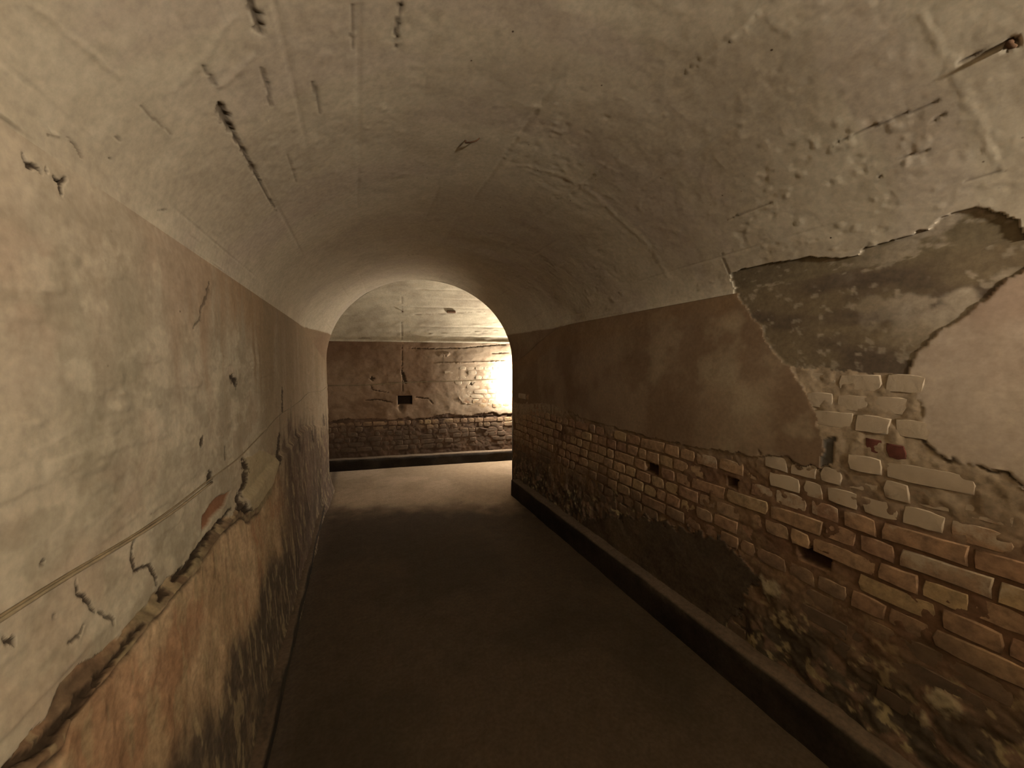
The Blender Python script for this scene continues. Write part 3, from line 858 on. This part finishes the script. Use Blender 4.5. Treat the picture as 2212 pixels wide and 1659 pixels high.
# --------------------------------------------------- far wall, cross passage --
hx0, hx1, hz0, hz1 = 0.922, 1.132, 0.932, 1.066
W0, W1 = -1.9, 4.6
ww = np.unique(np.r_[np.arange(W0, -0.1, 0.06), np.arange(-0.1, 3.1, 0.011), np.arange(3.1, W1 + .01, 0.06), hx0 - .002, hx0 + .002, hx1 - .002, hx1 + .002])
zz = np.unique(np.r_[np.linspace(0, FSPR, 190), hz0 - .002, hz0 + .002, hz1 - .002, hz1 + .002])
WW, ZZ = np.meshgrid(ww, zz, indexing='ij')
P = P_far(WW, ZZ)
nrm = np.zeros_like(P); nrm[..., 0] = FN[0]; nrm[..., 1] = FN[1]
disp = (fbm(WW * 1.5, ZZ * 1.5, 0, 3, 403) - .5) * 0.02 + (fbm(WW * 7, ZZ * 9, 0, 4, 405) - .5) * 0.008
e1 = (fbm(WW * 6, ZZ * 6, 0, 5, 411) - .5) * 0.18
gone = sstep(1.45, 2.1, WW + e1 * 2) * sstep(0.0, 0.25, ZZ - 0.78 + e1) * (1 - sstep(1.45, 1.56, ZZ + e1 * .3))      # whitewash over brick, plaster lost
disp *= 1 - .75 * gone
disp += gone * (fbm(WW * 16, ZZ * 16, 0, 4, 412) - .5) * 0.005
lowb = (ZZ + e1 * .7) < 0.74
disp = np.where(lowb, disp * .6 - 0.006 + (fbm(WW * 22, ZZ * 22, 0, 4, 413) - .5) * 0.010, disp)
disp -= 0.004 * gone
dirt = np.zeros_like(disp)
apply_cracks('far', WW, ZZ, P, disp, dirt)
hole = (WW > hx0) & (WW < hx1) & (ZZ > hz0) & (ZZ < hz1)
drip = np.exp(-((WW - 0.975) / 0.035) ** 2) * np.exp(-((ZZ - 0.89) / 0.05) ** 2)
disp = np.where(hole, -0.16, disp - drip * 0.03)
t1 = fbm(WW * 1.8, ZZ * 2.4, 0, 5, 421); t2 = fbm(WW * 5, ZZ * 5, 0, 5, 422)
cols = lerp3(np.array([0.27, 0.185, 0.12]), np.array([0.20, 0.128, 0.078]), sstep(.4, .62, t1))
cols = lerp3(cols, np.array([0.15, 0.085, 0.05]), (1 - sstep(.55, 1.1, WW)) * sstep(1.3, 1.8, ZZ) * .8)  # left end painted darker to weaken the lamp's light there
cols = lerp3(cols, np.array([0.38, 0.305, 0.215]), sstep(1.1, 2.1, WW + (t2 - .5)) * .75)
cols = lerp3(cols, np.array([0.19, 0.125, 0.075]), sstep(.5, .66, t2) * .5)
lc = lerp3(np.array([0.13, 0.082, 0.052]), np.array([0.09, 0.058, 0.038]), sstep(.4, .6, t2))
cols = np.where(lowb[..., None], lc, cols)
cols = lerp3(cols, DAMP, np.clip(drip, 0, 1) * .9)
cols[hole] = CRACK
cols = lerp3(cols, CRACK * 1.4, np.clip(dirt, 0, 1) * .9)
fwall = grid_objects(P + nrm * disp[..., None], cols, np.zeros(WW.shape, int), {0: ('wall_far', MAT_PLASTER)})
WALL_F = fwall[0]
tag(WALL_F, 'brown stained wall with a small square black hole and crumbling lit brickwork', 'wall', 'structure')
FAR_D = (ww, zz, disp)

def far_frame(w, z):
    i = int(np.searchsorted(FAR_D[0], w)); j = int(np.searchsorted(FAR_D[1], z))
    d = FAR_D[2][min(i, len(FAR_D[0]) - 1), min(j, len(FAR_D[1]) - 1)] + (0.0025 if z < .75 else 0.0015) + rng.uniform(-.003, .003) * (1 if z < .75 else .6)
    q = P_far(w, z)
    return Matrix.Translation((q[0] + FN[0] * d, q[1] + FN[1] * d, z)) @ Matrix.Rotation(math.atan2(FN[1], FN[0]) + math.pi / 2 + rng.uniform(-.01, .01), 4, 'Z')
fc = bond(-0.1, 3.0, 0.17, 0.70, 0.075, 0.02)
fc += [c for c in bond(1.5, 2.95, 0.80, 1.50, 0.075, 0.02) if rng.random() < float(sstep(1.5, 2.2, c[0]))]
for (w, z, L) in fc:
    if math.hypot((w - 2.77) / 1.0, z - 1.3) < 0.13: continue
    place_brick(w, z, L, WALL_F, far_frame, FAR_BRICKS)

# vault of the cross passage
ww = np.unique(np.r_[np.arange(W0, -0.1, 0.08), np.arange(-0.1, 3.1, 0.016), np.arange(3.1, W1 + .01, 0.08)])
aa = np.linspace(0, 1, 150)
WW, AA = np.meshgrid(ww, aa, indexing='ij')
P = P_farvault(WW, AA); Yv = AA * 1.75
nrm = normals(P, np.stack([0 * WW + 0.8, 0 * WW + 5.0, 0 * WW + 1.0], -1))
disp = (fbm(WW * 1.3, Yv * 1.3, 0, 3, 503) - .5) * 0.02 + (fbm(WW * 6, Yv * 14, 0, 3, 505) - .5) * 0.008
for k in range(11):
    wv = 0.1 + k * 0.15 + (fbm(WW * 0.8, WW * 0 + k, 0, 2, 560) - .5) * 0.02
    am = 0.004 * sstep(0.42, 0.65, fbm(WW * 1.2, WW * 0 + 3.7 * k, 0, 3, 561))
    disp -= am * np.exp(-((Yv - wv) / 0.010) ** 2)
disp += 0.010 * np.exp(-((Yv - 0.02) / 0.03) ** 2)
dirt = np.zeros_like(disp)
apply_cracks('farvault', WW, Yv, P, disp, dirt)
t1 = fbm(WW * 2, Yv * 3, 0, 4, 521)
cols = lerp3(LIME, LIME2 * .95, sstep(.4, .6, t1))
cols = lerp3(cols, CRACK * 3, np.clip(dirt, 0, 1) * .8)
fv = grid_objects(P + nrm * disp[..., None], cols, np.zeros(WW.shape, int), {0: ('ceiling', MAT_PLASTER)})
tag(fv[0], 'whitewashed vault of the lit cross passage beyond the arch', 'ceiling', 'structure')

# --------------------------------------------------------------------- floor --
xs = np.r_[np.arange(-4.2, -0.6, 0.2), np.arange(-0.6, 2.5, 0.022), np.arange(2.5, 7.0, 0.2)]
ys = np.r_[np.arange(-3.7, 0.5, 0.2), np.arange(0.5, 6.1, 0.022), [6.5, 7.2]]
XX, YY = np.meshgrid(xs, ys, indexing='ij')
t1 = fbm(XX * 1.4, YY * 1.4, 0, 5, 601); t2 = fbm(XX * 6, YY * 6, 0, 5, 602)
zf = (t1 - .5) * 0.012 + (t2 - .5) * 0.006
worn = np.exp(-(((XX - 1.15) / 0.25) ** 2 + ((YY - 3.2) / 0.35) ** 2)) * sstep(.45, .6, t2)
zf -= worn * 0.008
cols = lerp3(np.array([0.064, 0.045, 0.028]), np.array([0.048, 0.034, 0.021]), sstep(.4, .62, t1))      # tunnel floor, darkened for the low light on it
lit_floor = sstep(3.9, 4.5, YY + 0.36 * XX + (t2 - .5) * .5)                                           # cross passage floor, lightened as if by the lamp
cols = lerp3(cols, lerp3(np.array([0.27, 0.205, 0.14]), np.array([0.21, 0.155, 0.10]), sstep(.4, .62, t1)), lit_floor)
cols = lerp3(cols, np.array([0.05, 0.036, 0.024]), worn * .6)
cols = lerp3(cols, np.array([0.07, 0.052, 0.036]), np.exp(-((XX + 0.34) / 0.05) ** 2) * .8)
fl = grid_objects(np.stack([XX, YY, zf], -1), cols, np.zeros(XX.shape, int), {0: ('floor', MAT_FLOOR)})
tag(fl[0], 'trodden earth and cement floor, painted dark along the dim tunnel', 'floor', 'structure')

# --------------------------------------------------------------------- kerbs --
def kerb(name, a, b, face, depth, height, seed, label, n=160):
    """low cement kerb from plan point a to b; face = horizontal unit vector out of the wall"""
    a = np.array(a); b = np.array(b); face = np.array(face)
    t = np.linspace(0, 1, n); L = np.linalg.norm(b - a)
    prof = [(0.0, 0.0), (0.0, 0.35), (0.0, 0.7), (0.0, 0.93), (0.008, 0.985), (0.022, 1.0), (0.45 * depth, 1.0), (depth, 1.01)]
    V = []
    for k, (d, hz) in enumerate(prof):
        j = (fbm(t * L * 5, t * 0 + k * .35, 0, 4, seed) - .5)
        j2 = (fbm(t * L * 5, t * 0 + 9 + k * .35, 0, 4, seed + 3) - .5)
        x = a[0] + (b[0] - a[0]) * t - face[0] * (d + j * 0.016); y = a[1] + (b[1] - a[1]) * t - face[1] * (d + j * 0.016)
        V.append(np.stack([x, y, 0 * t + height * hz + (j2 * 0.014 if hz > .5 else -0.01 if hz == 0 else 0)], -1))
    V = np.array(V).transpose(1, 0, 2)
    # closed ends
    def cap(row):
        c = row.copy(); c[:, 0] = row[-1, 0]; c[:, 1] = row[-1, 1]
        return c
    V = np.concatenate([cap(V[0])[None], V[:1], V, V[-1:], cap(V[-1])[None]], 0)
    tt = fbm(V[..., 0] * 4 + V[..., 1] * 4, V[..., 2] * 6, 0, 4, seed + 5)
    c = lerp3(np.array([0.034, 0.026, 0.018]), np.array([0.020, 0.015, 0.011]), sstep(.4, .6, tt))  # upright face painted near-black, as if in shade
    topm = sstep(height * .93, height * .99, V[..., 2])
    c = lerp3(c, np.array([0.13, 0.095, 0.063]), topm * .85)  # top painted lighter, as if catching the light
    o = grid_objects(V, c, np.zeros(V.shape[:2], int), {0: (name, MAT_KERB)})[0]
    return tag(o, label, 'kerb', 'structure')
kerb('trim_1', (1.64, S_BACK + .02), (1.64, 3.98), (-1, 0), 0.125, 0.19, 701, 'cement kerb, its face painted dark for shade, along the foot of the brick wall', 260)
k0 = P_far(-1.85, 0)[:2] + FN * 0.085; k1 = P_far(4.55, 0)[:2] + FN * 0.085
kerb('trim_3', k0, k1, FN, 0.12, 0.165, 721, 'cement kerb, its face painted dark for shade, under the lit wall of the cross passage', 240)
kerb('trim_2', (-0.352, S_BACK + .02), (-0.352, 4.55), (1, 0), 0.10, 0.07, 711, 'low kerb, its face painted dark for shade, at the foot of the cracked plaster wall', 240)

# ------------------------------------------------------ closing walls (unseen)
def closing(name, x0, y0, x1, y1, z1, label):
    n = 12
    t = np.linspace(0, 1, n); z = np.linspace(0, z1, n)
    T, Z = np.meshgrid(t, z, indexing='ij')
    V = np.stack([x0 + (x1 - x0) * T, y0 + (y1 - y0) * T, Z], -1)
    c = lerp3(BROWN, BROWN * .8, sstep(.4, .6, fbm(T * 5, Z * 3, 0, 4, 801)))
    o = grid_objects(V, c, np.zeros(T.shape, int), {0: (name, MAT_PLASTER)})[0]
    return tag(o, label, 'wall', 'structure')
closing('wall_back', -0.6, S_BACK + 0.01, 2.0, S_BACK + 0.01, 2.6, 'plain stained end wall behind the viewpoint')

# --------------------------------------------------------------------- lamps --
def lathe(name, prof, mat, parent, n=32, axis=None):
    """profile (radius, out) turned round the lamp's axis (local -Y points out of the wall)"""
    bm = bmesh.new(); rings = []
    for (rr, o) in prof:
        if rr < 1e-6: rings.append([bm.verts.new((0, -o, 0))])
        else: rings.append([bm.verts.new((rr * math.cos(2 * math.pi * k / n), -o, rr * math.sin(2 * math.pi * k / n))) for k in range(n)])
    for a, b in zip(rings, rings[1:]):
        for k in range(n):
            k2 = (k + 1) % n
            if len(a) == 1: bm.faces.new((a[0], b[k], b[k2]))
            elif len(b) == 1: bm.faces.new((a[k], b[0], a[k2]))
            else: bm.faces.new((a[k], b[k], b[k2], a[k2]))
    bmesh.ops.recalc_face_normals(bm, faces=bm.faces)
    me = bpy.data.meshes.new(name); bm.to_mesh(me); bm.free()
    for p_ in me.polygons: p_.use_smooth = True
    return link(name, me, parent, mat)

def tube_mesh(name, pts, rad, mat, parent=None, sides=8, cap=True):
    pts = [Vector(p_) for p_ in pts]
    bm = bmesh.new(); rings = []
    up0 = Vector((0, 0, 1))
    for i, p_ in enumerate(pts):
        d = (pts[min(i + 1, len(pts) - 1)] - pts[max(i - 1, 0)]).normalized()
        u = d.cross(up0)
        if u.length < 1e-3: u = d.cross(Vector((1, 0, 0)))
        u.normalize(); v = u.cross(d)
        rr = rad[i] if isinstance(rad, (list, tuple)) else rad
        rings.append([bm.verts.new(p_ + (u * math.cos(2 * math.pi * k / sides) + v * math.sin(2 * math.pi * k / sides)) * rr) for k in range(sides)])
    for a, b in zip(rings, rings[1:]):
        for k in range(sides):
            bm.faces.new((a[k], a[(k + 1) % sides], b[(k + 1) % sides], b[k]))
    if cap:
        bm.faces.new(rings[0][::-1]); bm.faces.new(rings[-1])
    bmesh.ops.recalc_face_normals(bm, faces=bm.faces)
    me = bpy.data.meshes.new(name); bm.to_mesh(me); bm.free()
    for p_ in me.polygons: p_.use_smooth = True
    return link(name, me, parent, mat)

def bulkhead_lamp(loc, rotz, strength, label, visor=False):
    e = bpy.data.objects.new('bulkhead_lamp', None); COL.objects.link(e)
    e.location = loc; e.rotation_euler = (0, 0, rotz)
    tag(e, label, 'lamp')
    lathe('lamp_base', [(0, -0.03), (0.085, -0.03), (0.088, 0.018), (0.080, 0.026), (0.066, 0.028), (0.0, 0.028)], MAT_LAMPBODY, e)
    g = lathe('lamp_globe', [(0.060, 0.026), (0.062, 0.05), (0.062, 0.100), (0.055, 0.114), (0.0, 0.117)] if visor else [(0.062, 0.026), (0.064, 0.05), (0.060, 0.075), (0.048, 0.098), (0.027, 0.112), (0.0, 0.117)], globe_mat('lit_glass', strength), e)
    g['label'] = 'glowing frosted glass globe'
    if visor:      # opaque front cover: the light leaves sideways, along the wall
        lathe('lamp_visor', [(0, 0.116), (0.066, 0.116), (0.112, 0.107), (0.114, 0.113), (0.066, 0.126), (0, 0.130)], MAT_LAMPBODY, e)
    lathe('retaining_ring', [(0.066, 0.026), (0.077, 0.026), (0.079, 0.034), (0.074, 0.040), (0.066, 0.038), (0.066, 0.026)], MAT_LAMPBODY, e)
    return e
LW = 2.79
q = P_far(LW, 1.285)
bulkhead_lamp((q[0] + FN[0] * 0.012, q[1] + FN[1] * 0.012, 1.285), math.atan2(FN[1], FN[0]) + math.pi / 2, FAR_LAMP_STRENGTH,
              'glowing round wall lamp just behind the edge of the arched opening', True)

def hanging_lamp(x, y, z, ztop, strength, label):
    """globe on a rod under the vault, with an added opaque dish below it that keeps the light off the floor"""
    e = bpy.data.objects.new('hanging_lamp', None); COL.objects.link(e)
    e.location = (x, y, z); e.rotation_euler = (math.radians(90), 0, 0)      # local -Y points down
    tag(e, label, 'lamp')
    h = ztop - z
    lathe('ceiling_rose', [(0, -h - 0.02), (0.05, -h - 0.02), (0.05, -h + 0.015), (0.012, -h + 0.03), (0, -h + 0.03)], MAT_LAMPBODY, e)
    lathe('lamp_rod', [(0, -h), (0.007, -h), (0.007, -0.055), (0, -0.055)], MAT_LAMPBODY, e, 12)
    g = lathe('lamp_globe', [(0, -0.06)] + [(0.06 * math.sin(math.pi * k / 12), -0.06 * math.cos(math.pi * k / 12)) for k in range(1, 12)] + [(0, 0.06)], globe_mat('lit_glass', strength), e)
    g['label'] = 'glowing frosted glass globe'
    lathe('light_block_dish', [(0, 0.062), (0.10, 0.064), (DISH_R, DISH_Z - 0.004), (DISH_R + 0.004, DISH_Z), (0.10, 0.072), (0, 0.070)], MAT_LAMPBODY, e)
    return e
hanging_lamp(BACK_LAMP[0], BACK_LAMP[1], BACK_LAMP[2], 2.49, BACK_LAMP_STRENGTH, 'round globe lamp with an added light-blocking dish hanging from the vault behind the viewpoint')

# -------------------------------------------------------------------- cables --
def on_left(s, h, off):
    sp_, hh_, PP, NN = LEFT_GRID
    i = min(len(sp_) - 1, int(np.searchsorted(sp_, s))); j = min(len(hh_) - 1, int(round(h / SPR * (len(hh_) - 1))))
    return Vector(PP[i, j] + NN[i, j] * off)
def densify(pts, step):
    out = []
    for (a, b), (c, d) in zip(pts, pts[1:]):
        n = max(1, int(math.hypot(c - a, d - b) / step))
        out += [(a + (c - a) * k / n, b + (d - b) * k / n) for k in range(n)]
    return out + [pts[-1]]
def smooth(pts, it=6):
    pts = [Vector(p_) for p_ in pts]
    for _ in range(it):
        pts = [pts[0]] + [(pts[i - 1] + pts[i] * 2 + pts[i + 1]) / 4 for i in range(1, len(pts) - 1)] + [pts[-1]]
    return pts
cp = [(S_BACK + 0.02, 1.21), (0.0, 1.21), (0.5, 1.205)] + M_CABLE
pts = smooth([on_left(a, b, 0.003) for a, b in densify(cp, 0.05)])
# round the rounded jamb and on along the far wall to the lamp
pts = pts + [Vector((EL - 0.005, S_LEFT + 0.055, 1.285)), Vector((EL - 0.045, S_LEFT + 0.095, 1.28)), Vector((EL - 0.12, S_LEFT + 0.118, 1.275)), Vector((EL - 0.30, S_LEFT + 0.19, 1.27))]
def on_far(w, z, off):
    i = min(len(FAR_D[0]) - 1, int(np.searchsorted(FAR_D[0], w))); j = min(len(FAR_D[1]) - 1, int(np.searchsorted(FAR_D[1], z)))
    d = max(FAR_D[2][i, j], -0.02) + off
    q_ = P_far(w, z); return Vector((q_[0] + FN[0] * d, q_[1] + FN[1] * d, z))
fp = smooth([on_far(a, b, 0.006) for a, b in densify([(-0.6, 1.236)] + M_CABLE_FAR + [(LW - 0.10, 1.29)], 0.06)], 4)
c1 = tube_mesh('cable', pts, 0.0026, MAT_CABLE)
tag(c1, 'thin painted cable sagging along the cracked plaster wall above the conduit', 'cable')
c3 = tube_mesh('cable', fp, 0.006, MAT_CABLE)
tag(c3, 'thin cable running along the far wall of the cross passage to the lamp', 'cable')
cd = [(S_BACK + 0.02, 1.204), (0.0, 1.203), (0.5, 1.198)] + [(a, b + 0.001) for a, b in M_CONDUIT]
c2 = tube_mesh('conduit', smooth([on_left(a, b, 0.0035) for a, b in densify(cd, 0.05)]), 0.0036, MAT_CONDUIT)
tag(c2, 'straight painted conduit under the cable, ending at a dark knot in the plaster', 'conduit')

# ------------------------------------------------------- small iron left-overs
def vault_pt(s, a, off):
    q_ = P_vault(np.array(s), np.array(a)); n_ = np.array([UC - q_[0], 0, 1.2 - q_[2]]); n_ /= np.linalg.norm(n_)
    return Vector(q_ + n_ * off)
a, b, c = M_HOOK
hk = tube_mesh('iron_hook', [vault_pt(*a, -0.03), vault_pt(*a, 0.012), vault_pt(*b, 0.022), vault_pt(*c, 0.020), vault_pt(c[0] - .01, c[1] + .004, 0.012)], [0.004, 0.004, 0.0035, 0.003, 0.0025], MAT_RUST)
tag(hk, 'small rusty bent hook sticking out of the vault crown', 'hook')
(s0, a0), = M_STUB
st = tube_mesh('iron_stub', [vault_pt(s0, a0, -0.03), vault_pt(s0, a0, 0.004), vault_pt(s0 - .004, a0 + .001, 0.014), vault_pt(s0 - .012, a0 + .002, 0.020)], [0.007, 0.0075, 0.006, 0.003], MAT_RUST)
tag(st, 'rusty broken iron stub at the end of a crack in the vault', 'iron stub')
(s0, a0), = M_BRACKET
q = P_farvault(np.array(s0), np.array(a0))
bm = bmesh.new(); bmesh.ops.create_cube(bm, size=1.0)
bmesh.ops.scale(bm, vec=(0.13, 0.05, 0.035), verts=bm.verts); bmesh.ops.bevel(bm, geom=bm.edges[:], offset=0.006, segments=1, affect='EDGES')
me = bpy.data.meshes.new('wooden_plug'); bm.to_mesh(me); bm.free()
o = link('wooden_plug', me, None, MAT_RUST); o.location = tuple(q); o.rotation_euler = (0.6, 0, math.atan2(FDIR[1], FDIR[0]))
tag(o, 'small dark wooden plug set in the cross passage vault', 'plug')
(s0, a0), = M_NAIL
q = P_farvault(np.array(s0), np.array(a0)); qq = Vector(q)
nl = tube_mesh('iron_nail', [qq + Vector((0, 0.03, 0.02)), qq + Vector((0, -0.01, -0.008)), qq + Vector((0, -0.012, -0.010)), qq + Vector((0, -0.014, -0.012))], [0.006, 0.006, 0.013, 0.009], MAT_RUST)
tag(nl, 'rusty nail head on the hairline crack of the cross passage vault', 'nail')
